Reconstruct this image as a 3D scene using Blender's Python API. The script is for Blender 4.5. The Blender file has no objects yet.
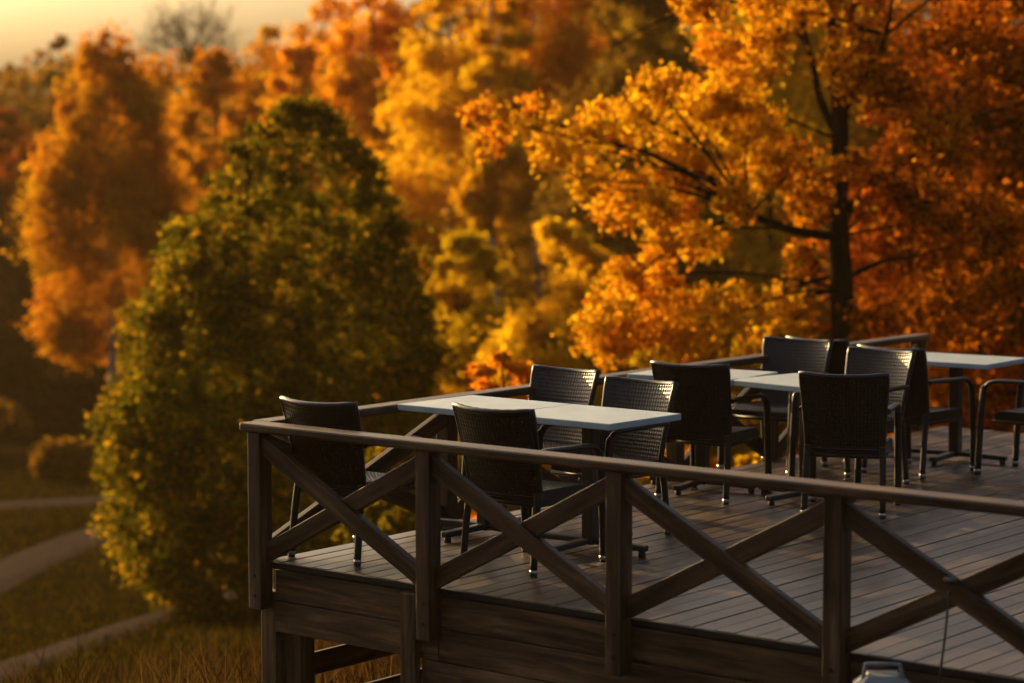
import bpy, math, random
import numpy as np
from mathutils import Vector, Matrix

rng = np.random.default_rng(11)
random.seed(5)
PI = math.pi
scene = bpy.context.scene
col = scene.collection

# ------------------------------------------------------------------ frame of the place (metres)
F, PITCH, EYE = 2417.6, 0.0829, 2.302            # 85 mm lens on 36 mm film, eye above the deck boards
def ray(px, py):                                  # direction of sight used to survey the place
    X = (px - 512) / F; Y = (341.5 - py) / F
    return (X, math.cos(PITCH) + Y * math.sin(PITCH), -math.sin(PITCH) + Y * math.cos(PITCH))
def px_x(px, d): return (px - 512) / F * d * 1.003
def px_z(py, d):
    r = ray(512, py); return EYE + r[2] / r[1] * d
C0 = Vector((-1.3531, 13.1802, 0))
D1 = Vector((0.76885, -0.63943, 0)); D2 = Vector((0.61231, 0.79062, 0)); UP = Vector((0, 0, 1))
N1 = Vector((D1.y, -D1.x, 0)); N2 = Vector((-D2.y, D2.x, 0))
def dk(a, b, z=0.0): return C0 + D1 * a + D2 * b + UP * z

_pu = np.array([-60, -12, -2, 2.6, 7, 12, 20, 27, 50, 80, 110, 150, 260, 420])
_pz = np.array([-0.5, -0.5, -0.62, -1.1, -2.0, -3.0, -4.25, -5.1, -6.4, -6.7, -4.2, 1.0, 5.5, 6.0])
def gz(x, y):
    x = np.asarray(x, float); y = np.asarray(y, float)
    u = (y - 11) * 0.9 - np.clip(x, -60, 60) * 0.35
    z = np.interp(u, _pu, _pz)
    z = (np.interp(u - 1.5, _pu, _pz) + z + np.interp(u + 1.5, _pu, _pz)) / 3
    return z + 0.03 * np.sin(x * 0.5 + 1) * np.sin(y * 0.4)

# ------------------------------------------------------------------ node helpers
def mat(name):
    m = bpy.data.materials.new(name); m.use_nodes = True
    nt = m.node_tree; nt.nodes.clear()
    out = nt.nodes.new('ShaderNodeOutputMaterial')
    return m, nt, out
def nd(nt, t, **kw):
    n = nt.nodes.new(t)
    for k, v in kw.items():
        if k.startswith('i_'):
            n.inputs[k[2:].replace('_', ' ')].default_value = v
        else: setattr(n, k, v)
    return n
def ramp(nt, stops, interp='LINEAR'):
    r = nt.nodes.new('ShaderNodeValToRGB'); r.color_ramp.interpolation = interp
    e = r.color_ramp.elements
    while len(e) < len(stops): e.new(0.5)
    for q, (p, c) in zip(e, stops): q.position = p; q.color = (*c, 1)
    return r
def lk(nt, a, b): nt.links.new(a, b)

def wood_mat(name, dark, mid, light, rough=(0.42, 0.75), streak=26.0, bump=0.25, island=0.5, spec=0.3):
    m, nt, out = mat(name)
    b = nd(nt, 'ShaderNodeBsdfPrincipled'); b.inputs['Specular IOR Level'].default_value = spec
    uv = nd(nt, 'ShaderNodeUVMap')
    mp = nd(nt, 'ShaderNodeMapping'); mp.inputs['Scale'].default_value = (1.6, streak, 1)
    lk(nt, uv.outputs['UV'], mp.inputs['Vector'])
    n1 = nd(nt, 'ShaderNodeTexNoise', i_Scale=1.0, i_Detail=7.0, i_Roughness=0.62, i_Distortion=0.6)
    lk(nt, mp.outputs['Vector'], n1.inputs['Vector'])
    mp2 = nd(nt, 'ShaderNodeMapping'); mp2.inputs['Scale'].default_value = (0.9, 3.5, 1)
    lk(nt, uv.outputs['UV'], mp2.inputs['Vector'])
    n2 = nd(nt, 'ShaderNodeTexNoise', i_Scale=1.7, i_Detail=4.0, i_Roughness=0.6)
    lk(nt, mp2.outputs['Vector'], n2.inputs['Vector'])
    geo = nd(nt, 'ShaderNodeNewGeometry')
    rnd = nd(nt, 'ShaderNodeMapRange'); rnd.inputs['To Min'].default_value = -0.5 * island; rnd.inputs['To Max'].default_value = 0.5 * island
    lk(nt, geo.outputs['Random Per Island'], rnd.inputs['Value'])
    mix = nd(nt, 'ShaderNodeMath', operation='MULTIPLY_ADD'); mix.inputs[1].default_value = 0.55
    lk(nt, n1.outputs['Fac'], mix.inputs[0])
    sc = nd(nt, 'ShaderNodeMath', operation='MULTIPLY'); sc.inputs[1].default_value = 0.5
    lk(nt, n2.outputs['Fac'], sc.inputs[0]); lk(nt, sc.outputs[0], mix.inputs[2])
    add = nd(nt, 'ShaderNodeMath', operation='ADD'); lk(nt, mix.outputs[0], add.inputs[0]); lk(nt, rnd.outputs[0], add.inputs[1])
    r = ramp(nt, [(0.39, dark), (0.525, mid), (0.68, light)])
    lk(nt, add.outputs[0], r.inputs['Fac'])
    # knots
    mp3 = nd(nt, 'ShaderNodeMapping'); mp3.inputs['Scale'].default_value = (2.2, 7.0, 1)
    lk(nt, uv.outputs['UV'], mp3.inputs['Vector'])
    vo = nd(nt, 'ShaderNodeTexVoronoi', i_Scale=1.0); lk(nt, mp3.outputs['Vector'], vo.inputs['Vector'])
    kr = ramp(nt, [(0.05, (0.22, 0.19, 0.17)), (0.15, (1, 1, 1))]); lk(nt, vo.outputs['Distance'], kr.inputs['Fac'])
    mul = nd(nt, 'ShaderNodeMix', data_type='RGBA', blend_type='MULTIPLY'); mul.inputs[0].default_value = 0.8
    lk(nt, r.outputs['Color'], mul.inputs[6]); lk(nt, kr.outputs['Color'], mul.inputs[7])
    lk(nt, mul.outputs[2], b.inputs['Base Color'])
    rr = nd(nt, 'ShaderNodeMapRange'); rr.inputs['From Min'].default_value = 0.35; rr.inputs['From Max'].default_value = 0.65
    rr.inputs['To Min'].default_value = rough[0]; rr.inputs['To Max'].default_value = rough[1]
    lk(nt, n2.outputs['Fac'], rr.inputs['Value']); lk(nt, rr.outputs[0], b.inputs['Roughness'])
    bp = nd(nt, 'ShaderNodeBump', i_Strength=bump, i_Distance=0.004)
    lk(nt, n1.outputs['Fac'], bp.inputs['Height']); lk(nt, bp.outputs['Normal'], b.inputs['Normal'])
    lk(nt, b.outputs[0], out.inputs['Surface'])
    return m

def leaf_mat(name, stops, trans=0.45, rough=0.5):
    m, nt, out = mat(name)
    geo = nd(nt, 'ShaderNodeNewGeometry')
    r = ramp(nt, stops); lk(nt, geo.outputs['Random Per Island'], r.inputs['Fac'])
    # broad drift of hue between boughs
    tc = nd(nt, 'ShaderNodeTexCoord')
    n = nd(nt, 'ShaderNodeTexNoise', i_Scale=0.55, i_Detail=3.0); lk(nt, tc.outputs['Object'], n.inputs['Vector'])
    mr = nd(nt, 'ShaderNodeMapRange'); mr.inputs['From Min'].default_value = 0.3; mr.inputs['From Max'].default_value = 0.7
    mr.inputs['To Min'].default_value = 0.482; mr.inputs['To Max'].default_value = 0.518
    lk(nt, n.outputs['Fac'], mr.inputs['Value'])
    hs = nd(nt, 'ShaderNodeHueSaturation'); lk(nt, mr.outputs[0], hs.inputs['Hue']); lk(nt, r.outputs['Color'], hs.inputs['Color'])
    d = nd(nt, 'ShaderNodeBsdfDiffuse')
    t = nd(nt, 'ShaderNodeBsdfTranslucent')
    lk(nt, hs.outputs[0], d.inputs['Color']); lk(nt, hs.outputs[0], t.inputs['Color'])
    mx = nd(nt, 'ShaderNodeMixShader', i_Fac=trans)
    lk(nt, d.outputs[0], mx.inputs[1]); lk(nt, t.outputs[0], mx.inputs[2]); lk(nt, mx.outputs[0], out.inputs['Surface'])
    return m

def noise_mat(name, stops, scale=3.0, detail=6.0, rough=0.8, bump=0.3, bdist=0.02, metal=0.0, spec=0.5, stretch=(1, 1, 1)):
    m, nt, out = mat(name)
    b = nd(nt, 'ShaderNodeBsdfPrincipled', i_Roughness=rough, i_Metallic=metal); b.inputs['Specular IOR Level'].default_value = spec
    tc = nd(nt, 'ShaderNodeTexCoord'); mp = nd(nt, 'ShaderNodeMapping'); mp.inputs['Scale'].default_value = stretch
    lk(nt, tc.outputs['Object'], mp.inputs['Vector'])
    n = nd(nt, 'ShaderNodeTexNoise', i_Scale=scale, i_Detail=detail, i_Roughness=0.6); lk(nt, mp.outputs[0], n.inputs['Vector'])
    r = ramp(nt, stops); lk(nt, n.outputs['Fac'], r.inputs['Fac']); lk(nt, r.outputs['Color'], b.inputs['Base Color'])
    bp = nd(nt, 'ShaderNodeBump', i_Strength=bump, i_Distance=bdist); lk(nt, n.outputs['Fac'], bp.inputs['Height']); lk(nt, bp.outputs['Normal'], b.inputs['Normal'])
    lk(nt, b.outputs[0], out.inputs['Surface'])
    return m

M = {}
M['deck'] = wood_mat('deck boards weathered wood', (0.009, 0.0045, 0.002), (0.036, 0.0215, 0.013), (0.095, 0.064, 0.043), rough=(0.33, 0.48), streak=34, bump=0.35, island=0.11, spec=0.5)
M['rail'] = wood_mat('railing stained wood', (0.014, 0.006, 0.002), (0.058, 0.028, 0.0105), (0.15, 0.083, 0.038), rough=(0.4, 0.66), streak=20, bump=0.45, island=0.2)
M['fascia'] = wood_mat('fascia stained wood', (0.02, 0.009, 0.003), (0.09, 0.045, 0.017), (0.21, 0.12, 0.054), rough=(0.5, 0.75), streak=22, bump=0.4, island=0.22)
M['edge_shadow'] = wood_mat('dark shadow line strip', (0.006, 0.004, 0.003), (0.015, 0.01, 0.007), (0.03, 0.02, 0.013), rough=(0.6, 0.8), streak=20)  # near-black tone paints the shade below the board ends
M['wicker'] = noise_mat('dark plastic wicker', [(0.3, (0.006, 0.005, 0.0045)), (0.7, (0.014, 0.0115, 0.010))], scale=30, rough=0.38, bump=0.1, bdist=0.002, spec=0.35)
M['tube'] = noise_mat('dark coated tube', [(0.3, (0.007, 0.0055, 0.0045)), (0.7, (0.013, 0.0105, 0.009))], scale=18, rough=0.48, bump=0.05, bdist=0.001, spec=0.3)
M['steel'] = noise_mat('brushed steel foot', [(0.3, (0.28, 0.27, 0.26)), (0.7, (0.42, 0.41, 0.39))], scale=40, rough=0.36, bump=0.05, bdist=0.001, metal=1.0)
M['rubber'] = noise_mat('black rubber', [(0.3, (0.01, 0.01, 0.01)), (0.7, (0.02, 0.02, 0.02))], scale=20, rough=0.7, bump=0.05, bdist=0.001)
M['table'] = noise_mat('pale moulded table top', [(0.32, (0.26, 0.315, 0.335)), (0.68, (0.35, 0.41, 0.43))], scale=5, detail=9, rough=0.42, bump=0.05, bdist=0.001)
M['iron'] = noise_mat('black iron', [(0.3, (0.008, 0.007, 0.006)), (0.7, (0.016, 0.013, 0.012))], scale=14, rough=0.4, bump=0.1, bdist=0.001)
M['lantern'] = noise_mat('grey painted lantern metal', [(0.3, (0.13, 0.135, 0.135)), (0.7, (0.22, 0.225, 0.225))], scale=9, rough=0.5, bump=0.1, bdist=0.001)
M['bark'] = noise_mat('dark bark', [(0.3, (0.010, 0.006, 0.003)), (0.7, (0.034, 0.021, 0.012))], scale=4, rough=1.0, bump=0.8, bdist=0.03, spec=0.0, stretch=(3, 3, 0.7))
M['birch'] = noise_mat('birch bark', [(0.40, (0.05, 0.04, 0.03)), (0.5, (0.3, 0.27, 0.22)), (0.75, (0.45, 0.41, 0.34))], scale=3, rough=0.8, bump=0.4, bdist=0.02, stretch=(1.2, 1.2, 2.2))

L = {}
L['green'] = leaf_mat('olive green leaves', [(0, (0.045, 0.045, 0.003)), (0.5, (0.115, 0.098, 0.005)), (0.8, (0.25, 0.165, 0.007)), (1, (0.54, 0.28, 0.01))], 0.55)
L['oak'] = leaf_mat('amber oak leaves', [(0, (0.42, 0.13, 0.004)), (0.45, (0.66, 0.27, 0.008)), (0.8, (0.78, 0.40, 0.012)), (1, (0.5, 0.3, 0.012))], 0.6)
L['oak_red_shade'] = leaf_mat('red oak leaves with shade', [(0, (0.09, 0.02, 0.002)), (0.45, (0.27, 0.065, 0.003)), (0.8, (0.52, 0.14, 0.005)), (1, (0.64, 0.22, 0.008))], 0.48)  # redder leaf hue, also darkened to paint the crown's shaded right side
L['rust'] = leaf_mat('rust red leaves', [(0, (0.07, 0.016, 0.002)), (0.5, (0.2, 0.045, 0.003)), (0.85, (0.42, 0.10, 0.004)), (1, (0.52, 0.17, 0.008))], 0.45)
L['gold'] = leaf_mat('golden birch leaves', [(0, (0.52, 0.25, 0.005)), (0.5, (0.70, 0.36, 0.008)), (1, (0.78, 0.48, 0.014))], 0.65)
L['orange'] = leaf_mat('orange maple leaves', [(0, (0.50, 0.17, 0.004)), (0.5, (0.72, 0.28, 0.006)), (1, (0.78, 0.38, 0.01))], 0.62)
L['copper'] = leaf_mat('copper birch leaves', [(0, (0.32, 0.115, 0.004)), (0.5, (0.5, 0.19, 0.006)), (1, (0.6, 0.27, 0.01))], 0.6)
L['olive'] = leaf_mat('olive yellow leaves', [(0, (0.28, 0.17, 0.003)), (0.5, (0.48, 0.28, 0.006)), (1, (0.62, 0.37, 0.01))], 0.62)
L['brown'] = leaf_mat('brown withered leaves', [(0, (0.10, 0.05, 0.005)), (0.5, (0.2, 0.095, 0.008)), (1, (0.34, 0.17, 0.012))], 0.45)
L['dark'] = leaf_mat('shade-darkened needles', [(0, (0.014, 0.012, 0.004)), (0.5, (0.028, 0.022, 0.006)), (1, (0.06, 0.038, 0.008))], 0.2)  # near black: the shade over the left wood is put into the leaf colour
L['ember'] = leaf_mat('ember orange leaves', [(0, (0.6, 0.17, 0.006)), (0.5, (0.8, 0.30, 0.012)), (1, (0.82, 0.42, 0.02))], 0.62)
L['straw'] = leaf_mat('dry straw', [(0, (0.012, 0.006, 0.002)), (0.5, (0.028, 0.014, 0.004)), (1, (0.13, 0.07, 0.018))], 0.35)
L['turf'] = leaf_mat('short grass blades', [(0, (0.009, 0.0085, 0.001)), (0.5, (0.024, 0.020, 0.0015)), (1, (0.085, 0.05, 0.004))], 0.35)  # straw and turf tones lowered to carry the shade at lower left

# ------------------------------------------------------------------ mesh helpers
def link(name, me, m=None, parent=None):
    o = bpy.data.objects.new(name, me); col.objects.link(o)
    if m is not None: me.materials.append(m)
    if parent is not None: o.parent = parent
    return o
def tag(o, label=None, cat=None, group=None, kind=None):
    if label: o['label'] = label
    if cat: o['category'] = cat
    if group: o['group'] = group
    if kind: o['kind'] = kind
    return o
def empty(name, loc=(0, 0, 0), rz=0.0):
    o = bpy.data.objects.new(name, None); col.objects.link(o)
    o.location = loc; o.rotation_euler = (0, 0, rz); o.empty_display_size = 0.2
    return o

class MB:
    def __init__(s): s.v = []; s.f = []; s.uv = []; s.sm = []
    def beam(s, p0, p1, w, h, up=UP, cut0=None, cut1=None):
        """oriented board; w across, h along 'up'; UV u runs along the grain"""
        p0 = Vector(p0); p1 = Vector(p1); ax = (p1 - p0); ln = ax.length; ax.normalize()
        sd = ax.cross(up).normalized(); u2 = sd.cross(ax).normalized()
        b = len(s.v)
        for p in (p0, p1):
            for a, c in ((-1, -1), (1, -1), (1, 1), (-1, 1)):
                s.v.append(p + sd * (a * w / 2) + u2 * (c * h / 2))
        ou, ov = random.uniform(0, 50), random.uniform(0, 50)
        per = [0, w, w + h, 2 * w + h, 2 * w + 2 * h]
        for i in range(4):
            j = (i + 1) % 4
            s.f.append((b + i, b + 4 + i, b + 4 + j, b + j))
            s.uv.append([(ou, ov + per[i]), (ou + ln, ov + per[i]), (ou + ln, ov + per[i + 1]), (ou, ov + per[i + 1])])
            s.sm.append(False)
        for fc in ((b, b + 1, b + 2, b + 3), (b + 7, b + 6, b + 5, b + 4)):
            s.f.append(fc); s.uv.append([(ou, ov), (ou + .02, ov), (ou + .02, ov + h), (ou, ov + h)]); s.sm.append(False)
    def tube(s, pts, rad, seg=10, cap=True, flat=1.0):
        pts = [Vector(p) for p in pts]; n = len(pts)
        if not hasattr(rad, '__len__'): rad = [rad] * n
        b = len(s.v); prev = None; ou = random.uniform(0, 40); ln = 0
        lens = []
        for i in range(n):
            t = (pts[min(i + 1, n - 1)] - pts[max(i - 1, 0)]).normalized()
            if prev is None:
                a = Vector((0, 0, 1)) if abs(t.z) < .9 else Vector((1, 0, 0))
                e1 = t.cross(a).normalized()
            else: e1 = (prev - t * prev.dot(t)).normalized()
            prev = e1; e2 = t.cross(e1)
            for k in range(seg):
                an = 2 * PI * k / seg
                s.v.append(pts[i] + (e1 * math.cos(an) + e2 * math.sin(an) * flat) * rad[i])
            if i: ln += (pts[i] - pts[i - 1]).length
            lens.append(ln)
        for i in range(n - 1):
            for k in range(seg):
                k2 = (k + 1) % seg
                s.f.append((b + i * seg + k, b + i * seg + k2, b + (i + 1) * seg + k2, b + (i + 1) * seg + k))
                q = 2 * PI * rad[i] / seg
                s.uv.append([(ou + lens[i], k * q), (ou + lens[i], (k + 1) * q), (ou + lens[i + 1], (k + 1) * q), (ou + lens[i + 1], k * q)]); s.sm.append(True)
        if cap:
            s.f.append(tuple(b + k for k in range(seg))[::-1]); s.uv.append([(0, 0)] * seg); s.sm.append(False)
            e = b + (n - 1) * seg
            s.f.append(tuple(e + k for k in range(seg))); s.uv.append([(0, 0)] * seg); s.sm.append(False)
    def quad(s, a, b_, c, d, smooth=False):
        b = len(s.v); s.v += [Vector(a), Vector(b_), Vector(c), Vector(d)]
        s.f.append((b, b + 1, b + 2, b + 3)); s.uv.append([(0, 0), (1, 0), (1, 1), (0, 1)]); s.sm.append(smooth)
    def build(s, name, m=None, parent=None, bevel=0.0, seg=2):
        me = bpy.data.meshes.new(name)
        me.from_pydata([tuple(v) for v in s.v], [], s.f)
        uvl = me.uv_layers.new(name='UVMap')
        flat = [c for f in s.uv for q in f for c in q]
        uvl.data.foreach_set('uv', flat)
        me.polygons.foreach_set('use_smooth', s.sm)
        me.update()
        o = link(name, me, m, parent)
        if bevel:
            bm = o.modifiers.new('bevel', 'BEVEL'); bm.width = bevel; bm.segments = seg; bm.limit_method = 'ANGLE'; bm.angle_limit = 0.9
        return o

def spline(pts, n=6):
    """Catmull-Rom through the given points"""
    P = [Vector(p) for p in pts]; out = []
    for i in range(len(P) - 1):
        p0 = P[max(i - 1, 0)]; p1 = P[i]; p2 = P[i + 1]; p3 = P[min(i + 2, len(P) - 1)]
        for k in range(n):
            t = k / n
            out.append(0.5 * ((2 * p1) + (p2 - p0) * t + (2 * p0 - 5 * p1 + 4 * p2 - p3) * t * t + (3 * p1 - p0 - 3 * p2 + p3) * t ** 3))
    out.append(P[-1]); return out

def np_mesh(name, verts, quads, m, parent=None, smooth=False):
    me = bpy.data.meshes.new(name)
    nv, nf = len(verts), len(quads)
    me.vertices.add(nv); me.vertices.foreach_set('co', np.ascontiguousarray(verts, dtype=np.float32).ravel())
    me.loops.add(nf * 4); me.loops.foreach_set('vertex_index', np.ascontiguousarray(quads, dtype=np.int32).ravel())
    me.polygons.add(nf); me.polygons.foreach_set('loop_start', np.arange(0, nf * 4, 4, dtype=np.int32))
    me.polygons.foreach_set('loop_total', np.full(nf, 4, dtype=np.int32))
    me.polygons.foreach_set('use_smooth', np.full(nf, smooth))
    me.update(); me.validate()
    return link(name, me, m, parent)

def leaves(name, P, size, m, parent=None, aspect=0.62, droop=0.0):
    """one small folded leaf blade at every point of P"""
    n = len(P)
    d = rng.normal(size=(n, 3)); d[:, 2] -= droop; d /= np.linalg.norm(d, axis=1)[:, None]
    a = rng.normal(size=(n, 3)); e = np.cross(d, a); e /= np.linalg.norm(e, axis=1)[:, None]
    nn = np.cross(d, e)
    s = size * rng.uniform(0.6, 1.3, size=(n, 1))
    base = P - d * s * .5; tip = P + d * s * .5
    l = P + e * s * aspect * .5 + nn * s * .12 - d * s * .06; r = P - e * s * aspect * .5 + nn * s * .12 - d * s * .06
    v = np.stack([base, r, tip, l], 1).reshape(-1, 3)
    q = np.arange(n * 4).reshape(-1, 4)
    return np_mesh(name, v, q, m, parent)

def in_ball(n):
    d = rng.normal(size=(n, 3)); d /= np.linalg.norm(d, axis=1)[:, None]
    return d * (rng.uniform(size=(n, 1)) ** (1 / 2.4))

def clump_points(centres, radii, n, sub=10, spread=0.36, zsq=0.75):
    """clumped points: bough -> sprays -> leaves, uneven at the rim with gaps between"""
    centres = np.asarray(centres, float); radii = np.asarray(radii, float)
    w = radii ** 2; w = w / w.sum()
    k = len(centres) * sub
    bi = rng.choice(len(centres), size=k, p=w)
    sc = centres[bi] + in_ball(k) * radii[bi][:, None] * np.array([1, 1, zsq])
    sr = radii[bi] * spread * rng.uniform(0.5, 1.25, size=k)
    si = rng.integers(0, k, size=n)
    return sc[si] + rng.normal(size=(n, 3)) * (sr[si] * 0.55)[:, None] * np.array([1, 1, 0.8])

# ------------------------------------------------------------------ world, sun, camera
SUN_AZ, SUN_EL = math.radians(-38), math.radians(14.0)
w = bpy.data.worlds.new('World'); scene.world = w; w.use_nodes = True
nt = w.node_tree; nt.nodes.clear()
sky = nt.nodes.new('ShaderNodeTexSky'); sky.sky_type = 'NISHITA'; sky.sun_disc = False
sky.sun_elevation = SUN_EL; sky.sun_rotation = SUN_AZ; sky.altitude = 100; sky.air_density = 0.9; sky.dust_density = 9.0; sky.ozone_density = 0.2
bg = nt.nodes.new('ShaderNodeBackground'); bg.inputs['Strength'].default_value = 0.105
wo = nt.nodes.new('ShaderNodeOutputWorld')
nt.links.new(sky.outputs[0], bg.inputs[0]); nt.links.new(bg.outputs[0], wo.inputs[0])
sl = bpy.data.lights.new('sun', 'SUN'); sl.energy = 5.0; sl.angle = math.radians(0.6); sl.color = (1.0, 0.68, 0.30)
so = bpy.data.objects.new('sun', sl); col.objects.link(so)
sd = Vector((math.sin(SUN_AZ) * math.cos(SUN_EL), math.cos(SUN_AZ) * math.cos(SUN_EL), math.sin(SUN_EL)))
so.rotation_euler = sd.to_track_quat('Z', 'Y').to_euler(); so.location = (-20, 30, 20)

cam = bpy.data.cameras.new('camera'); cam.sensor_width = 36; cam.lens = F / 1024 * 36
cam.clip_start = 0.1; cam.clip_end = 3000
co = bpy.data.objects.new('camera', cam); col.objects.link(co)
co.location = (0, 0, EYE); co.rotation_euler = (PI / 2 - PITCH, 0, 0)
co.rotation_mode = 'XYZ'
cam.dof.use_dof = True; cam.dof.focus_distance = 13.5; cam.dof.aperture_fstop = 1.5; cam.dof.aperture_blades = 9
scene.camera = co
vs = scene.view_settings; vs.view_transform = 'Standard'; vs.look = 'None'; vs.exposure = 1.0; vs.gamma = 1.0; vs.use_curve_mapping = False
scene.render.engine = 'CYCLES'
cy = scene.cycles; cy.use_denoising = True; cy.max_bounces = 10; cy.diffuse_bounces = 8; cy.transmission_bounces = 4; cy.sample_clamp_indirect = 6; cy.caustics_reflective = False; cy.caustics_refractive = False

# ------------------------------------------------------------------ ground
def grid_ground():
    ys = np.concatenate([np.linspace(-6, 60, 160), np.linspace(61, 140, 60), np.geomspace(143, 1500, 30)])
    xs = np.concatenate([-np.geomspace(1200, 42, 24), np.linspace(-40, 40, 140), np.geomspace(42, 1200, 24)])
    X, Y = np.meshgrid(xs, ys); Z = gz(X, Y)
    v = np.stack([X, Y, Z], -1).reshape(-1, 3); nx = len(xs); ny = len(ys)
    i, j = np.meshgrid(np.arange(nx - 1), np.arange(ny - 1)); a = (j * nx + i).ravel()
    q = np.stack([a, a + 1, a + 1 + nx, a + nx], 1)
    m = noise_mat('shade-darkened meadow soil and moss', [(0.3, (0.006, 0.0042, 0.0015)), (0.5, (0.013, 0.0095, 0.002)), (0.7, (0.026, 0.016, 0.004))], scale=0.7, detail=9, rough=1.0, bump=0.6, bdist=0.08, spec=0.0)  # soil colour darkened in place of shade cast by trees
    o = np_mesh('ground', v, q, m, smooth=True)
    tag(o, kind='structure')
grid_ground()

def ground_hit(px, py):
    r = ray(px, py); t = 10.0
    while t < 200:
        x, y, z = r[0] * t, r[1] * t, EYE + r[2] * t
        if z < float(gz(x, y)): return Vector((x, y, float(gz(x, y))))
        t += 0.1
    return Vector((x, y, float(gz(x, y))))

PATHS = []
def strip(name, pts, width, m):
    P = spline([Vector((p[0], p[1], 0)) for p in pts], 14); v = []; q = []
    PATHS.extend((p, width * .5) for p in P[::2])
    for i, p in enumerate(P):
        t = (P[min(i + 1, len(P) - 1)] - P[max(i - 1, 0)]).normalized(); s_ = Vector((-t.y, t.x, 0))
        for k in range(7):
            a = p + s_ * ((k / 6 - .5) * width )
            v.append((a.x, a.y, float(gz(a.x, a.y)) + (0.045 if 0 < k < 6 else 0.0)))
        if i:
            for k in range(6): b = (i - 1) * 7 + k; q.append((b, b + 1, b + 8, b + 7))
    o = np_mesh(name, np.array(v), np.array(q), m, smooth=True)
    tag(o, kind='structure')
M['gravel'] = noise_mat('gravel path', [(0.3, (0.026, 0.019, 0.015)), (0.7, (0.058, 0.043, 0.034))], scale=5, detail=10, rough=1.0, bump=0.5, bdist=0.02, spec=0.0)
near = [ground_hit(-60, 700), ground_hit(30, 662), ground_hit(115, 632), ground_hit(205, 604), ground_hit(260, 592)]
strip('path', near, 0.7, M['gravel'])
mid = [ground_hit(-60, 606), ground_hit(0, 576), ground_hit(70, 545), ground_hit(130, 524)]
strip('path', mid, 1.3, M['gravel'])
far = [ground_hit(-60, 507), ground_hit(0, 506), ground_hit(75, 502), ground_hit(150, 499)]
strip('path', far, 2.0, M['gravel'])

# ------------------------------------------------------------------ deck
deck = empty('wooden_deck', dk(0, 0))
tag(deck, 'weathered brown wooden terrace deck carrying the tables and chairs', 'deck')
INV = Matrix.Translation(-dk(0, 0))
def child(mb, name, m, parent, bevel=0.0):
    """parts are written in world metres; shift them to their thing's base"""
    off = Vector(parent.location) if parent.parent is None else Vector(parent.parent.location)
    s = MB(); s.v = [v - off for v in mb.v]; s.f = mb.f; s.uv = mb.uv; s.sm = mb.sm
    return s.build(name, m, parent, bevel)
WX, WY = 8.2, 7.9
b = MB(); a = 0.0; pw = 0.12
while a < WX:
    cuts = [0.0, WY]
    if random.random() < .3: cuts.insert(1, random.choice((2.4, 3.0, 3.6, 4.8, 5.4)) + random.uniform(-.01, .01))
    for k in range(len(cuts) - 1):
        z = -0.014 + random.uniform(-.0018, .0018)
        e0 = cuts[k] + (0.002 if k else 0) - (random.uniform(0, .006) if k == 0 else 0)
        b.beam(dk(a + pw / 2, e0, z), dk(a + pw / 2, cuts[k + 1] - .002, z + random.uniform(-.001, .001)), pw - .007, .028)
    a += pw
# the first boards along the left edge run with the rest; a dark strip added along the front paints the shadow line
child(b, 'deck_boards', M['deck'], deck, 0.003)
b = MB()
for k in range(16): b.beam(dk(0.05, .25 + k * .5, -.1), dk(WX - .05, .25 + k * .5, -.1), .048, .14)
child(b, 'joists', M['fascia'], deck)
b = MB(); b.beam(dk(.0, -.009, -.02), dk(WX, -.009, -.02), .014, .034); child(b, 'edge_shadow_strip', M['edge_shadow'], deck, 0.003)
# fascia boards, front: two full-length, the lower ones start at the second post
for row, (x0, z) in enumerate(((0.06, -.045 - .0875), (0.06, -.045 - .2635), (1.145, -.045 - .4395), (1.145, -.045 - .6155))):
    xs = [x0, 1.262, 3.72, WX] if x0 < 1 else [x0, 2.48, 4.95, WX]
    xs = [q for q in xs if q is not None]
    for k in range(len(xs) - 1):
        b = MB(); b.beam(dk(xs[k] + .002, .012 + random.uniform(0, .004), z), dk(xs[k + 1] - .002, .012 + random.uniform(0, .004), z), .026, .17)
        child(b, 'fascia_board', M['fascia'], deck, 0.004)
b = MB(); b.beam(dk(1.085, -.022, -.05), dk(1.085, -.022, -1.3), .04, .105, up=D1); child(b, 'support_post', M['fascia'], deck, 0.004)
b = MB(); b.beam(dk(1.19, .10, -.23), dk(1.19, .10, -1.6), .098, .098, up=D1); child(b, 'support_post', M['fascia'], deck, 0.004)
for (a_, b_) in ((.01, .06), (.14, .12), (.07, 2.6), (.07, 5.2), (.07, 7.6), (2.9, .1), (5.4, .1), (2.9, 3.9), (5.4, 3.9), (7.9, .1), (7.9, 7.6), (3.4, 7.6)):
    p = dk(a_, b_); g = float(gz(p.x, p.y))
    b = MB(); b.beam(dk(a_, b_, -.17), dk(a_, b_, g - .3), .115, .115, up=D1); child(b, 'support_post', M['fascia'], deck, 0.005)
# back side: top fascia and spaced skirt boards seen from below
for row in range(5):
    z = -.12 - row * .26
    b = MB(); b.beam(dk(.012, .05, z), dk(.012, WY - .02, z), .026, .165 if row == 0 else .13); child(b, 'skirt_board', M['fascia'], deck, 0.004)
b = MB(); b.beam(dk(.05, WY - .014, -.12), dk(WX, WY - .014, -.12), .026, .16); child(b, 'fascia_board', M['fascia'], deck, 0.004)

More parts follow.
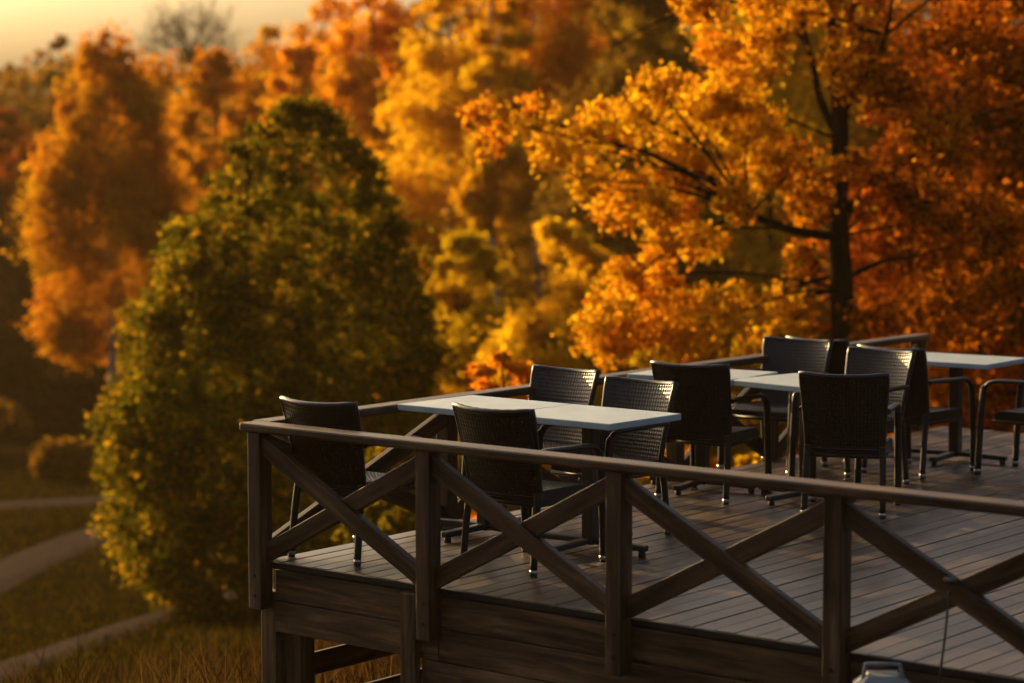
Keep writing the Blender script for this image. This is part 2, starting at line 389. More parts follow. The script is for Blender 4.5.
# ------------------------------------------------------------------ railings
HR = 0.7665
def railing(name, along, out, off_base, posts, ext0, ext1, label, zdrop, shared=False):
    """along: unit vector of the run, out: outward normal; off_base: point of the deck edge at run 0"""
    root = empty(name, off_base); tag(root, label, 'railing')
    P = lambda t, o, z: off_base + along * t + out * o + UP * z
    ps = .095
    for i, t in enumerate(posts):
        if shared and i == 0: continue
        b = MB(); b.beam(P(t, .056, HR - .05), P(t, .056, zdrop - random.uniform(0, .02)), ps, ps, up=along)
        pst = child(b, 'post', M['rail'], root, 0.006)
        for z in (-.075, -.185):
            bb = MB(); bb.tube([P(t, .103, z), P(t, .109, z)], .011, 8)
            child(bb, 'bolt', M['iron'], pst)
    b = MB()
    # cap of two boards butted half way
    tm = posts[-2]
    b.beam(P(ext0, .052, HR - .0245), P(tm, .052, HR - .0245), .138, .049); b.beam(P(tm + .0015, .052, HR - .0245), P(ext1, .052, HR - .0250), .138, .049)
    child(b, 'top_rail', M['rail'], root, 0.012)
    for i in range(len(posts) - 1):
        t0, t1 = posts[i] + ps / 2, posts[i + 1] - ps / 2
        hb = .047; zt, zb = HR - .135, .055
        # full diagonal (high at start), then the two halves of the other one
        b = MB(); b.beam(P(t0 - .02, .058, zt + .02), P(t1 + .02, .058, zb - .012), .046, .098, up=out.cross(along)); child(b, 'brace', M['rail'], root, 0.005)
        b = MB(); b.beam(P(t0 - .02, .036, zb - .012), P(t1 + .02, .036, zt + .02), .044, .098, up=out.cross(along)); child(b, 'brace', M['rail'], root, 0.005)
    return root
fp = [0.0105 + 1.2336 * k for k in range(7)]
front = railing('deck_railing', D1, N1, dk(0, 0), fp, -.085, 8.2, 'brown wooden railing with crossed braces along the near front edge of the deck', -.26)
bp_ = [1.64, 2.875, 4.11, 5.345, 6.58, 7.57]
backr = railing('deck_railing', D2, N2, dk(0, 0), [0.0] + bp_, 0.02, 7.64, 'brown wooden railing along the far back edge of the deck, behind the tables', -.26, True)

# ------------------------------------------------------------------ wicker chair
def weave(us, vs, surf, nrm, amp, cell, W, H):
    pass
def woven_grid(fn, W, H, cell, amp, sub=4):
    """fn(x in -1..1, t in 0..1)-> point, normal; returns grid of displaced points"""
    nx = int(round(W / cell)); nz = int(round(H / cell))
    X = np.linspace(0, nx, nx * sub + 1); Z = np.linspace(0, nz, nz * sub + 1)
    gx, gz_ = np.meshgrid(X, Z)
    fu = gx - np.floor(gx); fv = gz_ - np.floor(gz_)
    par = ((np.floor(gx) + np.floor(gz_)) % 2)
    su = np.sin(PI * fu); sv = np.sin(PI * fv)
    su = np.clip(su, 0, 1); sv = np.clip(sv, 0, 1); h = np.where(par > .5, su * sv ** .6, sv * su ** .6)
    x = gx / nx * 2 - 1; t = gz_ / nz
    p, n = fn(x, t)
    return p + n * (h * amp)[..., None], gx.shape
def back_fn(side):
    def fn(x, t):
        hw = .233 + .03 * t ** 1.3
        top = 0.015 * np.abs(x) ** 2.5
        z = .415 + t * (.455 + top)
        lean = -.215 - .075 * t - .03 * t * t
        y = lean - .055 * (1 - x * x) * (0.5 + .5 * t) + .012
        p = np.stack([x * hw, y + side * .012, z], -1)
        nx = 2 * .055 * x / hw * (.5 + .5 * t) * -1
        n = np.stack([nx, np.ones_like(x), .2 * np.ones_like(x)], -1)
        n /= np.linalg.norm(n, axis=-1)[..., None]
        return p, n * side
    return fn
def grid_faces(shape, base, flip):
    nz, nx = shape; i, j = np.meshgrid(np.arange(nx - 1), np.arange(nz - 1)); a = (j * nx + i).ravel() + base
    q = np.stack([a, a + 1, a + 1 + nx, a + nx], 1)
    return q[:, ::-1] if flip else q

def make_chair():
    root = empty('wicker_chair')
    # backrest
    V = []; Q = []; base = 0
    for side, flip in ((1, True), (-1, False)):
        p, sh = woven_grid(back_fn(side), .54, .47, .0238, .0036)
        V.append(p.reshape(-1, 3)); Q.append(grid_faces(sh, base, flip)); base += sh[0] * sh[1]
    # rolled border all the way round
    fn = back_fn(0)
    xs = np.linspace(-1, 1, 17); ts = np.linspace(0, 1, 14)
    ring = [(-1, t) for t in ts] + [(x, 1) for x in xs[1:]] + [(1, t) for t in ts[::-1][1:]] + [(x, 0) for x in xs[::-1][1:-1]]
    R = []
    for k, (x, t) in enumerate(ring):
        p, _ = fn(np.array([float(x)]), np.array([float(t)])); R.append(p[0])
    R = np.array(R); n = len(R); seg = 8
    tv = []
    for k in range(n):
        tg = R[(k + 1) % n] - R[k - 1]; tg /= np.linalg.norm(tg)
        e1 = np.cross(tg, [0, 1, 0]); e1 /= np.linalg.norm(e1); e2 = np.cross(tg, e1)
        for s_ in range(seg):
            an = 2 * PI * s_ / seg; rr = .0165 * (1 + .1 * (k % 2))
            tv.append(R[k] + (e1 * math.cos(an) + e2 * math.sin(an)) * rr)
    V.append(np.array(tv)); fq = []
    for k in range(n):
        for s_ in range(seg):
            a = base + k * seg + s_; b2 = base + k * seg + (s_ + 1) % seg; c = base + ((k + 1) % n) * seg + (s_ + 1) % seg; d = base + ((k + 1) % n) * seg + s_
            fq.append((a, b2, c, d))
    Q.append(np.array(fq))
    np_mesh('backrest', np.concatenate(V), np.concatenate(Q), M['wicker'], root, smooth=True)
    # seat: woven top, plain sides
    def seat_fn(x, t):
        y = -.225 + t * .44; hw = .235 + .01 * t
        z = .445 - .012 * np.cos(x * PI / 2) * np.sin(t * PI) - .03 * np.clip((t - .86) / .14, 0, 1) ** 2
        p = np.stack([x * hw, y, z], -1); n_ = np.zeros_like(p); n_[..., 2] = 1
        return p, n_
    p, sh = woven_grid(seat_fn, .48, .44, .0255, .005)
    V = [p.reshape(-1, 3)]; Q = [grid_faces(sh, 0, False)]; base = sh[0] * sh[1]
    nzr, nxr = sh
    rim = [(0, i) for i in range(nxr)] + [(j, nxr - 1) for j in range(1, nzr)] + [(nzr - 1, i) for i in range(nxr - 2, -1, -1)] + [(j, 0) for j in range(nzr - 2, 0, -1)]
    rp = np.array([p[j, i] for j, i in rim]); lo = rp.copy(); lo[:, 2] = .385
    V += [rp, lo]; n = len(rim); k = np.arange(n)
    Q.append(np.stack([base + k, base + n + k, base + n + (k + 1) % n, base + (k + 1) % n], 1))
    vb = np.array([[-.23, -.225, .387], [.23, -.225, .387], [.24, .215, .387], [-.24, .215, .387]])
    V.append(vb); Q.append(np.array([[base + 2 * n + 3, base + 2 * n + 2, base + 2 * n + 1, base + 2 * n]]))
    np_mesh('seat', np.concatenate(V), np.concatenate(Q), M['wicker'], root)
    fr = MB()
    for sx in (-1, 1): fr.tube([(sx * .232, -.23, .372), (sx * .236, .235, .372)], .014, 8)
    fr.tube([(-.236, .225, .372), (.236, .225, .372)], .014, 8); fr.tube([(-.232, -.215, .372), (.232, -.215, .372)], .014, 8)
    fr.build('seat_frame', M['tube'], root)
    for sx in (-1, 1):
        b = MB(); b.tube(spline([(sx * .27, .325, .03), (sx * .27, .312, .3), (sx * .268, .292, .575), (sx * .267, .278, .605)], 5), .0235, 10)
        lg = b.build('leg', M['tube'], root)
        b = MB(); b.tube([(sx * .27, .325, .012), (sx * .27, .325, .036)], .0255, 12); b.build('foot_cap', M['steel'], lg)
        b = MB(); b.tube([(sx * .27, .325, .0), (sx * .27, .325, .0125)], .021, 12); b.build('foot_pad', M['rubber'], lg)
        b = MB(); b.tube(spline([(sx * .240, -.268, .03), (sx * .237, -.244, .25), (sx * .232, -.222, .40), (sx * .228, -.222, .435)], 5), .0205, 10)
        lg = b.build('leg', M['tube'], root)
        b = MB(); b.tube([(sx * .240, -.2695, .012), (sx * .240, -.267, .032)], .0218, 12); b.build('foot_cap', M['steel'], lg)
        b = MB(); b.tube([(sx * .240, -.27, .0), (sx * .240, -.2695, .0125)], .02, 12); b.build('foot_pad', M['rubber'], lg)
        b = MB(); b.tube(spline([(sx * .267, .282, .598), (sx * .266, .25, .634), (sx * .266, .18, .652), (sx * .264, .0, .655), (sx * .262, -.17, .66), (sx * .262, -.235, .655)], 6), .0225, 10, flat=.72)
        b.build('armrest', M['tube'], root)
    return root
def copy_tree(o, parent=None):
    c = o.copy(); col.objects.link(c)
    if parent is not None: c.parent = parent
    for ch in o.children: copy_tree(ch, c)
    return c
chair = make_chair()
CH = [  # x, y, facing degrees, label
    (-0.87, 13.35, 53, 'dark wicker armchair alone at the deck corner, leftmost of all the chairs'),
    (0.09, 13.02, 52, 'dark wicker armchair on the near side of the front table, its back to us'),
    (0.125, 14.73, 227, 'woven armchair facing us across the front table, left one of two'),
    (0.555, 14.02, 227, 'woven armchair facing us across the front table, pushed under its right end'),
    (1.285, 15.57, 60, 'dark armchair backing us at the middle tables, its right armrest showing clear'),
    (2.10, 14.95, 75, 'dark wicker armchair turned squarely away from us, nearest chair of the middle tables'),
    (1.87, 16.94, 236, 'dark armchair facing us behind the middle tables, left edge rimmed gold'),
    (2.29, 16.10, 226, 'armchair with lit woven back facing left, back to back with another right of it'),
    (2.81, 16.74, 47, 'dark armchair at the rear right table, just behind the left-facing woven one'),
    (2.40, 17.47, 46, 'dark wicker armchair with its back to us, farthest chair, near the back railing'),
    (3.65, 16.62, 140, 'dark armchair facing left at the rear table, cut by the right picture edge'),
]
for i, (x, y, a, lab) in enumerate(CH):
    o = chair if i == 0 else copy_tree(chair)
    o.location = (x, y, 0.001); o.rotation_euler = (0, 0, math.radians(a - 90))
    tag(o, lab, 'chair', 'dark wicker armchairs on the deck')

# ------------------------------------------------------------------ cafe tables
def make_table():
    root = empty('cafe_table')
    b = MB(); b.beam((-.398, 0, .722), (.398, 0, .722), .672, .036); b.build('tabletop', M['table'], root, 0.006, 3)
    b = MB(); b.beam((0, 0, .03), (0, 0, .70), .078, .078, up=Vector((1, 0, 0))); b.build('column', M['iron'], root, 0.008)
    b = MB(); b.beam((-.2, 0, .698), (.2, 0, .698), .06, .012); b.beam((0, -.2, .6985), (0, .2, .6985), .06, .011); b.build('top_bracket', M['iron'], root, 0.002)
    for k, (dx, dy, ln) in enumerate(((1, 0, .40), (-1, 0, .40), (0, 1, .37), (0, -1, .37))):
        b = MB(); d = Vector((dx, dy, 0)); b.beam(d * .04 + UP * .052, d * ln + UP * .044, .056, .034)
        ar = b.build('base_arm', M['iron'], root, 0.008)
        b = MB(); b.tube([d * (ln - .03) + UP * .0, d * (ln - .03) + UP * .03], .021, 12); b.build('foot', M['rubber'], ar)
    return root
tab = make_table()
T1a = Vector((0.1463, 14.0495, 0)) * .9795; td = Vector((math.cos(-.6974), math.sin(-.6974), 0))
TB = [
    (T1a - td * .391, -39.96, 'pale grey pedestal table nearest the left railing corner, left half of the front pair'),
    (T1a + td * .391, -39.96, 'pale grey pedestal table with a bare corner toward us, right half of the front pair'),
    (Vector((1.262, 15.905, 0)), -32.5, 'left pale table of the middle row, half hidden by a chair back'),
    (Vector((1.89, 15.39, 0)), -48, 'pale grey pedestal table in the middle row, the right one, set slightly askew'),
    (Vector((2.57, 17.80, 0)), -36, 'pale table at the back, almost hidden behind chair backs by the far rail'),
    (Vector((3.20, 17.335, 0)), -36, 'pale pedestal table farthest right, standing clear before the orange foliage'),
]
for i, (p, a, lab) in enumerate(TB):
    o = tab if i == 0 else copy_tree(tab)
    o.location = (p.x, p.y, 0.001); o.rotation_euler = (0, 0, math.radians(a)); o.scale = (.98, .98, 1.043) if i < 4 else (1, 1, 1); tag(o, lab, 'table', 'pale pedestal tables on the deck')

# ------------------------------------------------------------------ lantern and cord by the front fascia
lp = dk(4.09, -.30); lz = float(gz(lp.x, lp.y))
lan = empty('lantern', (lp.x, lp.y, lz), math.radians(-6)); tag(lan, 'grey metal lantern with a loop handle standing below the front railing', 'lantern')
H = 0.0 - lz    # height of the roof top above ground
b = MB()
b.beam((-.125, 0, .02), (.125, 0, .02), .25, .04); b.beam((-.11, 0, H - .075), (.11, 0, H - .075), .22, .02)
b.build('base', M['lantern'], lan, 0.004)
b = MB()
for sx in (-1, 1):
    for sy in (-1, 1): b.beam((sx * .1, sy * .1, .04), (sx * .1, sy * .1, H - .085), .02, .02, up=Vector((1, 0, 0)))
b.build('frame', M['lantern'], lan, 0.002)
b = MB()
r0, r1, z0, z1 = .125, .062, H - .064, H
cn = [(-1, -1), (1, -1), (1, 1), (-1, 1)]
for k in range(4):
    (ax, ay), (bx, by) = cn[k], cn[(k + 1) % 4]
    b.quad((ax * r0, ay * r0, z0), (bx * r0, by * r0, z0), (bx * r1, by * r1, z1), (ax * r1, ay * r1, z1))
b.quad(*[(x * r1, y * r1, z1) for x, y in cn]); b.quad(*[(x * r0, y * r0, z0) for x, y in cn[::-1]])
b.build('roof', M['lantern'], lan)
b = MB(); b.tube(spline([(-.085, 0, H - .03), (-.075, 0, H + .03), (-.06, 0, H + .04), (.06, 0, H + .04), (.075, 0, H + .03), (.085, 0, H - .03)], 5), .009, 8)
b.build('handle', M['lantern'], lan)
m_gl, nt_, out_ = mat('lantern glass'); g = nd(nt_, 'ShaderNodeBsdfPrincipled', i_Roughness=0.1); g.inputs['Base Color'].default_value = (.9, .92, .92, 1); g.inputs['Transmission Weight'].default_value = 1.0
lk(nt_, g.outputs[0], out_.inputs['Surface'])
b = MB()
for sx in (-1, 1):
    b.beam((sx * .1, -.09, H / 2 - .02), (sx * .1, .09, H / 2 - .02), .004, H - .13); b.beam((-.09, sx * .1, H / 2 - .02), (.09, sx * .1, H / 2 - .02), .004, H - .13)
b.build('glass_panes', m_gl, lan)
b = MB(); b.tube(spline([dk(4.315, -.112, .352), dk(4.318, -.135, .345), dk(4.31, -.138, .2), dk(4.275, -.14, -.1), dk(4.25, -.145, -.4), dk(4.25, -.15, -.55)], 6), .0055, 6)
b.tube([dk(4.28, -.10, .405), dk(4.36, -.118, .405)], .012, 8)
o = b.build('cord', M['rubber']); tag(o, 'thin dark cord hanging from the crossing of the right front braces', 'cord')

# ------------------------------------------------------------------ trees
def trunk_mesh(parent, pts, r0, r1, m=None, name='trunk', seg=8):
    P = spline(pts, 4); n = len(P)
    b = MB(); b.tube(P, [r0 + (r1 - r0) * (k / (n - 1)) ** .8 for k in range(n)], seg); return b.build(name, m or M['bark'], parent)
def limb_mesh(parent, runs, m=None, name='limb'):
    for pts, r0, r1 in runs:
        b = MB(); P = spline(pts, 4); n = len(P); b.tube(P, [r0 + (r1 - r0) * k / (n - 1) for k in range(n)], 6)
        b.build(name, m or M['bark'], parent)

def tree(kind, label, px, d, wpx, toppx, leaf, n, size, prof, h0=0.1, cat='tree', bark=None, droop=0.0, sub=22, spread=.5, nb=46, group=None, trunk_r=None, depth=0.9, squash=.75, shell=.5, blob=1.0, lean=0.0):
    x = px_x(px, d); g = float(gz(x, d)); H = px_z(toppx, d) - g; R = wpx / F * d / 2
    root = empty(kind, (x, d, g - .1)); tag(root, label, cat, group)
    hs = h0 + (1 - h0) * rng.uniform(0.0, 1.0, nb)
    cs = []; rs = []
    for h in hs:
        t = (h - h0) / (1 - h0); pr = prof(t) * R
        an = rng.uniform(0, 2 * PI); br = max(pr * rng.uniform(.24, .42), R * .16) * blob
        rr = max(0, pr - br * .8) * rng.uniform(min(.9, shell * .5), 1) ** .5
        cs.append((math.cos(an) * rr + lean * h, math.sin(an) * rr * depth, h * H)); rs.append(br)
    cs = np.array(cs); rs = np.array(rs)
    cs[:, 2] = np.minimum(cs[:, 2], H - rs * .75)
    cs[0] = (lean, 0, H - rs[0] * .8)
    P = clump_points(cs, rs, n, sub, spread, squash)
    leaves('crown', P, size, leaf, root, droop=droop)
    tr = trunk_r or max(.07, H * .013)
    ln = rng.uniform(-.03, .03) * H
    trunk_mesh(root, [(0, 0, -.2), (ln * .3, 0, H * .3), (ln, 0, H * .62), (ln * .6, 0, H * .95)], tr, tr * .15, bark)
    runs = []
    for k in rng.choice(nb, size=min(nb, 5), replace=False):
        c = cs[k]; z0 = max(h0 * H * .7, c[2] - .9 * math.hypot(c[0], c[1])) * .97
        runs.append(([(ln * .5, 0, z0), (c[0] * .5, c[1] * .5, (z0 + c[2]) / 2 + .1), tuple(c)], tr * .3, tr * .08))
    limb_mesh(root, runs, bark)
    return root
egg = lambda t: (math.sin(PI * min(1, max(0, t * .86 + .1))) ** .75)
cone = lambda t: max(.08, (1 - t) ** .62) * min(1, .55 + t * 3.5)
weep = lambda t: min(1, .62 + t * 2.2) * max(.15, (1 - max(0, t - .45) / .62) ** .62)
column = lambda t: min(1, .6 + 2 * t) * max(.2, (1 - t ** 3))
spruce = lambda t: max(.03, (1 - t) ** .9)

# the big olive-green tree by the deck corner
hb = lambda t: float(np.interp(t, [0, .05, .15, .3, .5, .65, .85, .94, 1], [.55, .74, .94, 1, .93, .80, .53, .32, .10]))
tree('hornbeam_tree', 'large dense olive green tree with egg-shaped crown beyond the deck corner', 255, 36, 360, 92, L['green'], 115000, .105, hb, h0=.03, nb=1000, sub=5, spread=.54, depth=1.0, shell=1.5, blob=.46, lean=.75)

# oak at the right
def oak():
    d = 28.0; x0 = px_x(842, d); g = float(gz(x0, d))
    root = empty('oak_tree', (x0, d, g - .1)); tag(root, 'spreading amber oak with dark forked trunk behind the right end of the back railing', 'tree')
    def P(px, py, dy=0.0):
        dd = d + dy
        return (px_x(px, dd) - x0, dy, px_z(py, dd) - g + .1)
    trunk_mesh(root, [(.05, 0, -.2), P(846, 400), P(842, 300), P(837, 215), P(838, 130), P(832, 40), P(826, -80), P(822, -170)], .2, .04)
    limb_mesh(root, [
        ([P(846, 210), P(870, 185, .2), P(905, 160, .5), P(940, 132, .8), P(1000, 108, 1.1), P(1070, 95, 1.4)], .06, .014),
        ([P(842, 238), P(812, 234, -.2), P(778, 226, -.5), P(748, 213, -.7), P(728, 196, -.9), P(700, 178, -1.2), P(650, 165, -1.5)], .07, .015),
        ([P(748, 213, -.7), P(715, 225, -.8), P(670, 250, -1.0), P(630, 280, -1.2)], .03, .008),
        ([P(838, 140), P(818, 100, .3), P(806, 50, .5), P(776, 12, .7), P(735, -30, 1.0)], .06, .015),
        ([P(806, 50, .5), P(800, 10, .3), P(808, -60, .2)], .04, .012),
        ([P(842, 110), P(862, 75, -.4), P(882, 35, -.7), P(893, -40, -1.0)], .05, .014),
        ([P(700, 178, -1.2), P(640, 150, -1.4), P(580, 140, -1.6), P(520, 125, -1.7)], .02, .006),
        ([P(843, 280), P(880, 262, .3), P(920, 255, .8), P(985, 230, 1.3)], .04, .01),
        ([P(840, 275), P(800, 285, .5), P(745, 310, .9), P(690, 330, 1.2)], .04, .01),
        ([P(776, 12, .7), P(720, 0, .3), P(660, 20, 0), P(610, 48, -.3)], .028, .006),
        ([P(940, 132, .8), P(955, 90, .6), P(990, 55, .3), P(1030, 20, .2)], .03, .008),
    ])
    B = [(478, 118, 18), (492, 140, 20), (500, 125, 26), (535, 112, 24), (560, 150, 30), (600, 130, 34), (640, 120, 36), (585, 178, 28), (625, 195, 36), (665, 205, 36), (690, 165, 36), (660, 92, 28), (700, 100, 38), (745, 80, 36), (725, 50, 34), (770, 40, 34), (755, 130, 40), (790, 165, 38), (730, 190, 30),
         (705, 240, 28), (655, 245, 32), (625, 275, 28), (610, 310, 34), (595, 345, 28), (640, 330, 36), (672, 300, 34), (690, 335, 34), (730, 310, 36), (760, 340, 34), (785, 310, 30), (800, 345, 26), (815, 205, 34), (806, 260, 28),
         (840, 60, 40), (880, 90, 38), (920, 60, 42), (870, 20, 40), (960, 35, 44), (1005, 70, 44), (930, 150, 40), (975, 165, 44), (1015, 140, 40), (885, 195, 34), (925, 210, 40), (985, 225, 40), (880, 255, 34), (915, 285, 42), (960, 300, 44), (1010, 280, 40), (870, 320, 30), (930, 340, 36), (985, 350, 36), (1060, 60, 50), (1080, 180, 50), (810, 0, 40), (760, -20, 40), (900, -40, 50), (980, -30, 50), (1060, 260, 46), (700, 5, 30), (850, 160, 26)]
    cs = []; rs = []
    for q_, (px, py, r) in enumerate(B):
        if px > 870 and q_ % 5 < 2: continue
        for dy in (rng.uniform(-1.6, -.2), rng.uniform(.2, 1.8)):
            cs.append(P(px + rng.uniform(-8, 8), py + rng.uniform(-8, 8), dy)); rs.append(r / F * d * rng.uniform(.7, 1.05))
    hub = [Vector(P(842, 235)), Vector(P(838, 140)), Vector(P(834, 60)), Vector(P(845, 290)), Vector(P(748, 213, -.7)), Vector(P(905, 160, .5)), Vector(P(806, 50, .5)), Vector(P(882, 35, -.7))]
    for q_ in rng.choice(len(cs), size=30, replace=False):
        e = Vector(cs[q_]); h_ = min(hub, key=lambda v: (v - e).length + (1.5 if v.z > e.z + .3 else 0)); mdl = (h_ + e) / 2 + Vector((rng.normal() * .12, rng.normal() * .12 - .1, .12))
        limb_mesh(root, [([h_, mdl, e, e + (e - mdl) * .35 + Vector((0, 0, .08))], .02, .004)])
    pts = clump_points(cs, rs, 66000, 26, .42, .85)
    lim = px_x(818, d) - x0
    side = pts[:, 0] + rng.normal(size=len(pts)) * .45 < lim
    leaves('crown', pts[side], .08, L['oak'], root, aspect=.7)
    leaves('crown', pts[~side], .08, L['oak_red_shade'], root, aspect=.7)
oak()

G = 'autumn trees on the slope beyond the deck'
tree('maple_tree', 'dark rust red tree at the right edge of the picture, behind the amber oak', 985, 35, 330, -90, L['rust'], 36000, .14, egg, h0=.06, nb=110, group=G)
tree('maple_tree', 'low rust red tree filling the gap right of the oak trunk', 905, 40, 170, 190, L['rust'], 12000, .15, egg, h0=.1, nb=40, group=G)
# left birch and neighbours
tree('birch_tree', 'broad copper orange weeping birch at the left, standing alone against the dark wood', 112, 74, 190, 40, L['copper'], 42000, .18, weep, h0=.2, bark=M['birch'], droop=1.0, nb=80, group=G, squash=1.3)
tree('maple_tree', 'burnt orange tree between the weeping birch and the big green tree', 218, 84, 130, 44, L['copper'], 16800, .24, egg, h0=.1, nb=50, group=G)
tree('maple_tree', 'bright orange tree whose top rises just left of the sky gap', 300, 88, 110, 42, L['orange'], 16800, .24, egg, h0=.1, nb=50, group=G)
tree('maple_tree', 'tall glowing orange tree above the right shoulder of the big green tree', 372, 80, 150, -60, L['orange'], 28000, .23, egg, h0=.1, nb=60, group=G)
tree('birch_tree', 'tall golden birch with a pale trunk, left of two pale trunks', 452, 70, 230, -90, L['gold'], 40000, .19, column, h0=.06, bark=M['birch'], nb=80, group=G)
tree('birch_tree', 'tall orange birch with a pale trunk, right of two pale trunks', 541, 72, 170, -100, L['orange'], 24000, .19, column, h0=.45, bark=M['birch'], nb=60, group=G, trunk_r=.17)
tree('birch_tree', 'thin birch with bare pale lower trunk in the middle of the picture', 502, 66, 100, -60, L['gold'], 9000, .2, column, h0=.42, bark=M['birch'], nb=40, group=G, trunk_r=.16)
tree('oak_tree', 'shaded dull brown tree behind the left boughs of the amber oak', 640, 62, 220, -80, L['brown'], 28000, .2, egg, h0=.08, nb=70, group=G)
tree('oak_tree', 'dark olive tree behind the trunk of the amber oak', 770, 66, 300, -90, L['olive'], 30000, .22, egg, h0=.06, nb=70, group=G)
tree('oak_tree', 'dark rusty tree behind the red tree at the right', 980, 64, 300, -90, L['rust'], 26000, .22, egg, h0=.06, nb=70, group=G)
tree('willow_tree', 'low olive yellow tree in front of the pale birch trunks', 462, 52, 150, 225, L['olive'], 20000, .15, egg, h0=.03, nb=50, group=G)
tree('willow_tree', 'low golden tree between the pale trunks and the oak boughs', 560, 50, 170, 215, L['gold'], 22000, .16, egg, h0=.03, nb=50, group=G)
tree('hawthorn_tree', 'low dull green tree below the left boughs of the oak', 690, 46, 150, 290, L['olive'], 12000, .16, egg, h0=.03, nb=50, group=G)
tree('hawthorn_tree', 'low brown tree just behind the oak trunk foot', 805, 44, 150, 250, L['brown'], 11000, .16, egg, h0=.03, nb=50, group=G)
for (kind, px, d, wp, top, lf, n, lab) in (
    ('maple_tree', 330, 96, 170, -10, 'orange', 16000, 'orange tree on the upper slope, right of the sky gap'),
    ('oak_tree', 600, 92, 230, -110, 'brown', 20000, 'tall dull brown tree behind the amber oak tip, top middle'),
    ('oak_tree', 700, 88, 240, -110, 'olive', 18000, 'tall olive tree high on the slope behind the oak boughs'),
    ('oak_tree', 880, 90, 300, -120, 'brown', 20000, 'tall brown tree high on the slope right of the oak trunk'),
    ('maple_tree', 165, 96, 130, 50, 'copper', 9000, 'copper tree behind the right shoulder of the weeping birch'),
    ('maple_tree', 262, 94, 140, 36, 'copper', 9000, 'copper tree under the leafless skyline tree')):
    tree(kind, lab, px, d, wp, top, L[lf], n, .25, egg if kind != 'birch_tree' else column, h0=.05, nb=70, group=G)
# dark trees at the far left
DG = 'dark shaded conifers at the left'
for (px, d, wp, top, lab) in ((-20, 92, 150, 120, 'near black conifer cut by the left picture edge'), (34, 88, 110, 150, 'near black conifer left of the weeping birch trunk, the taller'),
                              (72, 82, 90, 250, 'near black low conifer under the left skirt of the weeping birch'), (165, 90, 90, 230, 'near black conifer between the weeping birch and the big green tree')):
    tree('spruce_tree', lab, px, d, wp, top, L['dark'], 14000, .24, spruce, h0=.02, nb=60, group=DG)
tree('maple_tree', 'rust red tree high at the left edge above the dark conifers', 8, 100, 110, 108, L['rust'], 8000, .28, egg, h0=.2, nb=40, group=G)
tree('ash_tree', 'small round dark treetop on the skyline left of the weeping birch top', 66, 128, 62, 34, L['brown'], 3000, .28, egg, h0=.3, nb=26, group=G)
tree('ash_tree', 'golden treetop against the sky right of the bare tree', 272, 118, 70, 22, L['gold'], 4500, .28, egg, h0=.2, nb=30, group=G)

# bare skyline tree
def bare():
    d = 120.0; x = px_x(196, d); g = float(gz(x, d)); z0 = px_z(64, d) - g; R = 58 / F * d
    root = empty('bare_tree', (x, d, g - .1)); tag(root, 'leafless round crowned tree drawn against the pale sky', 'tree')
    trunk_mesh(root, [(0, 0, -.2), (.1, 0, z0 * .6), (0, 0, z0 + .4)], .25, .13)
    b = MB()
    for k in range(64):
        an = rng.uniform(-1, 1) * 1.45; dp = rng.uniform(-.7, .7); ln = R * rng.uniform(.75, 1.12)
        e = Vector((math.sin(an) * ln, dp * R * .8, z0 + math.cos(an) * ln * 1.0 + .3)); m1 = Vector((e.x * .35, e.y * .3, z0 + (e.z - z0) * .5))
        b.tube(spline([Vector((0, 0, z0 + rng.uniform(-.2, .4))), m1, e], 4), [.034 - .028 * q / 8 for q in range(9)], 5)
        for j in range(6):
            s_ = m1.lerp(e, rng.uniform(.1, .9)); b.tube([s_, s_ + Vector((rng.normal() * .4, rng.normal() * .4, rng.uniform(.2, .8)))], [.016, .008], 4)
    b.build('branches', M['bark'], root)
bare()

# bushes
BG = 'bushes on the slope'
def bush(label, px, d, wpx, toppx, leaf, n, size, kind='bush'):
    tree(kind, label, px, d, wpx, toppx, leaf, n, size, egg, h0=.05, cat='bush', nb=26, group=BG, trunk_r=.04)
tree('maple_sapling', 'bright ember orange sapling crown rising just over the back rail behind the front chairs', 499, 25, 76, 343, L['ember'], 5000, .065, egg, h0=.80, nb=14, blob=1.0, spread=.4, sub=8, trunk_r=.04, group=G)
for (px, d, wp, top, lf, lab) in ((12, 72, 110, 330, 'dark', 'dark thicket bush at the left picture edge above the gravel path'), (78, 70, 100, 372, 'dark', 'dark thicket bush under the weeping birch beside the big green tree'),
                              (-40, 68, 110, 395, 'brown', 'dull brown bush half cut by the left picture edge'), (118, 76, 90, 380, 'brown', 'dull brown bush behind the left flank of the big green tree')):
    bush(lab, px, d, wp, top, L[lf], 9000, .17)
bush('dull orange bush at the far end of the gravel path', 62, 62, 74, 436, L['brown'], 4500, .2)
bush('low orange bush glowing under the back rail left of the front table', 470, 25, 120, 470, L['ember'], 3000, .1)
bush('rounded olive bush below the deck behind the front table', 380, 27, 120, 440, L['green'], 5000, .1)
bush('low amber bush under the oak seen through the chair legs', 690, 24.5, 150, 392, L['oak'], 6000, .1)
bush('rusty bush under the oak at the right end of the deck', 880, 25, 190, 372, L['rust'], 8000, .1)
bush('dark rusty bush beyond the farthest table', 1000, 25.5, 160, 366, L['rust'], 7000, .1)
bush('olive bush behind the farthest chairs under the back rail', 780, 25, 110, 385, L['olive'], 5000, .1)

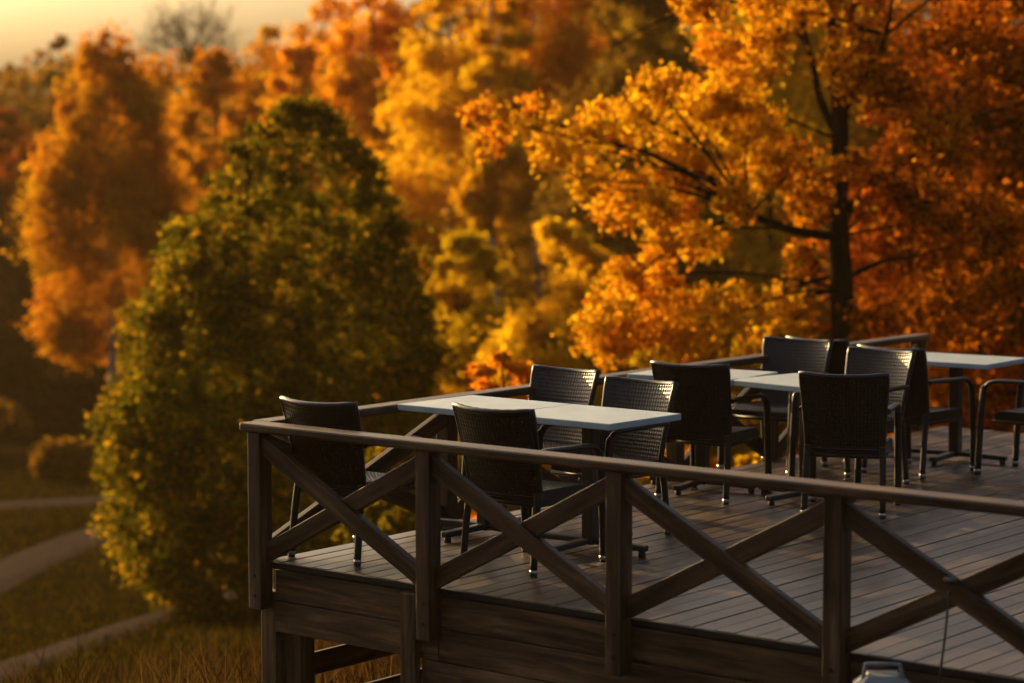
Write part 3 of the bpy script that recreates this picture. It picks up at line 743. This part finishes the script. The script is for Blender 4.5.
# ------------------------------------------------------------------ far woods, grass
def far_woods():
    n = 40000; x = rng.uniform(-75, 75, n); y = 132 + rng.uniform(-6, 18, n)
    top = np.where(x < -10, 5.2, 12.0) + 1.1 * np.sin(x * .5) + .8 * np.sin(x * 1.3 + 1) + rng.normal(size=n) * .35
    top = np.interp(x, [-80, -34, -26, -15, -8, 0, 80], [6.4, 7.0, 6.3, 6.0, 8, 13, 14]) + .5 * np.sin(x * .7) + .45 * np.sin(x * 1.7 + 1) + rng.normal(size=n) * .2
    g = gz(x, y); z = g + (top - g) * rng.uniform(0, 1, n) ** .8
    o = leaves('far_woods', np.stack([x, y, z], 1), .8, L['brown'], None); tag(o, kind='stuff', label='dark brown wood covering the far ridge under the pale sky', cat='woods')
far_woods()
def grass():
    def blades(name, x, y, hgt, wid, leaf, label):
        n = len(x); g = gz(x, y); P0 = np.stack([x, y, g - .02], 1)
        ln = rng.normal(size=(n, 2)) * .32; h = hgt * rng.uniform(.45, 1.2, n)
        tip = P0 + np.stack([ln[:, 0] * h, ln[:, 1] * h, h], 1); an = rng.uniform(0, 2 * PI, n)
        s = np.stack([np.cos(an), np.sin(an), 0 * an], 1) * wid
        mid = P0 + (tip - P0) * .55 - np.stack([ln[:, 0] * h, ln[:, 1] * h, 0 * h], 1) * .15
        v = np.stack([P0 - s, P0 + s, mid + s * .8, mid - s * .8, mid - s * .8, mid + s * .8, tip + s * .15, tip - s * .15], 1).reshape(-1, 3)
        q = np.arange(n * 8).reshape(-1, 4)
        o = np_mesh(name, v, q, leaf); tag(o, kind='stuff', label=label, cat='grass')
    n = 42000; x = rng.uniform(-13, 4, n); y = 20 + rng.uniform(0, 1, n) ** 1.2 * 46
    on = np.array([min(((a - p.x) ** 2 + (b_ - p.y) ** 2) ** .5 - w_ for p, w_ in PATHS) > 0 for a, b_ in zip(x, y)]); x = x[on]; y = y[on]
    blades('grass', x, y, .16, .012, L['turf'], 'short green grass on the slope beside the gravel paths')
    n = 5200; c = rng.integers(0, 260, n); cx_ = rng.uniform(0, 1, 260) ** .6 * 4.6 - 4.0; cy_ = rng.uniform(14.2, 24, 260)
    x = cx_[c] + rng.normal(size=n) * .14; y = cy_[c] + rng.normal(size=n) * .14
    keep = np.array([(Vector((a, b_, 0)) - C0).dot(D1) < -.15 or (Vector((a, b_, 0)) - C0).dot(D2) > 8.1 for a, b_ in zip(x, y)])
    blades('dry_grass', x[keep], y[keep], .55, .004, L['straw'], 'tall dry straw coloured grass below the deck corner')
grass()


def haze():
    b = MB(); b.beam((0, -8, 6.4), (0, 172, 6.4), 190, 30.0)
    m = bpy.data.materials.new('air haze'); m.use_nodes = True; t = m.node_tree; t.nodes.clear()
    o = t.nodes.new('ShaderNodeOutputMaterial'); v = t.nodes.new('ShaderNodeVolumePrincipled')
    v.inputs['Color'].default_value = (1.0, .66, .30, 1); v.inputs['Density'].default_value = 0.00017; v.inputs['Anisotropy'].default_value = .35
    t.links.new(v.outputs[0], o.inputs['Volume'])
    ob = b.build('haze', m); tag(ob, kind='stuff', label='thin golden evening haze in the air', cat='haze')
haze()
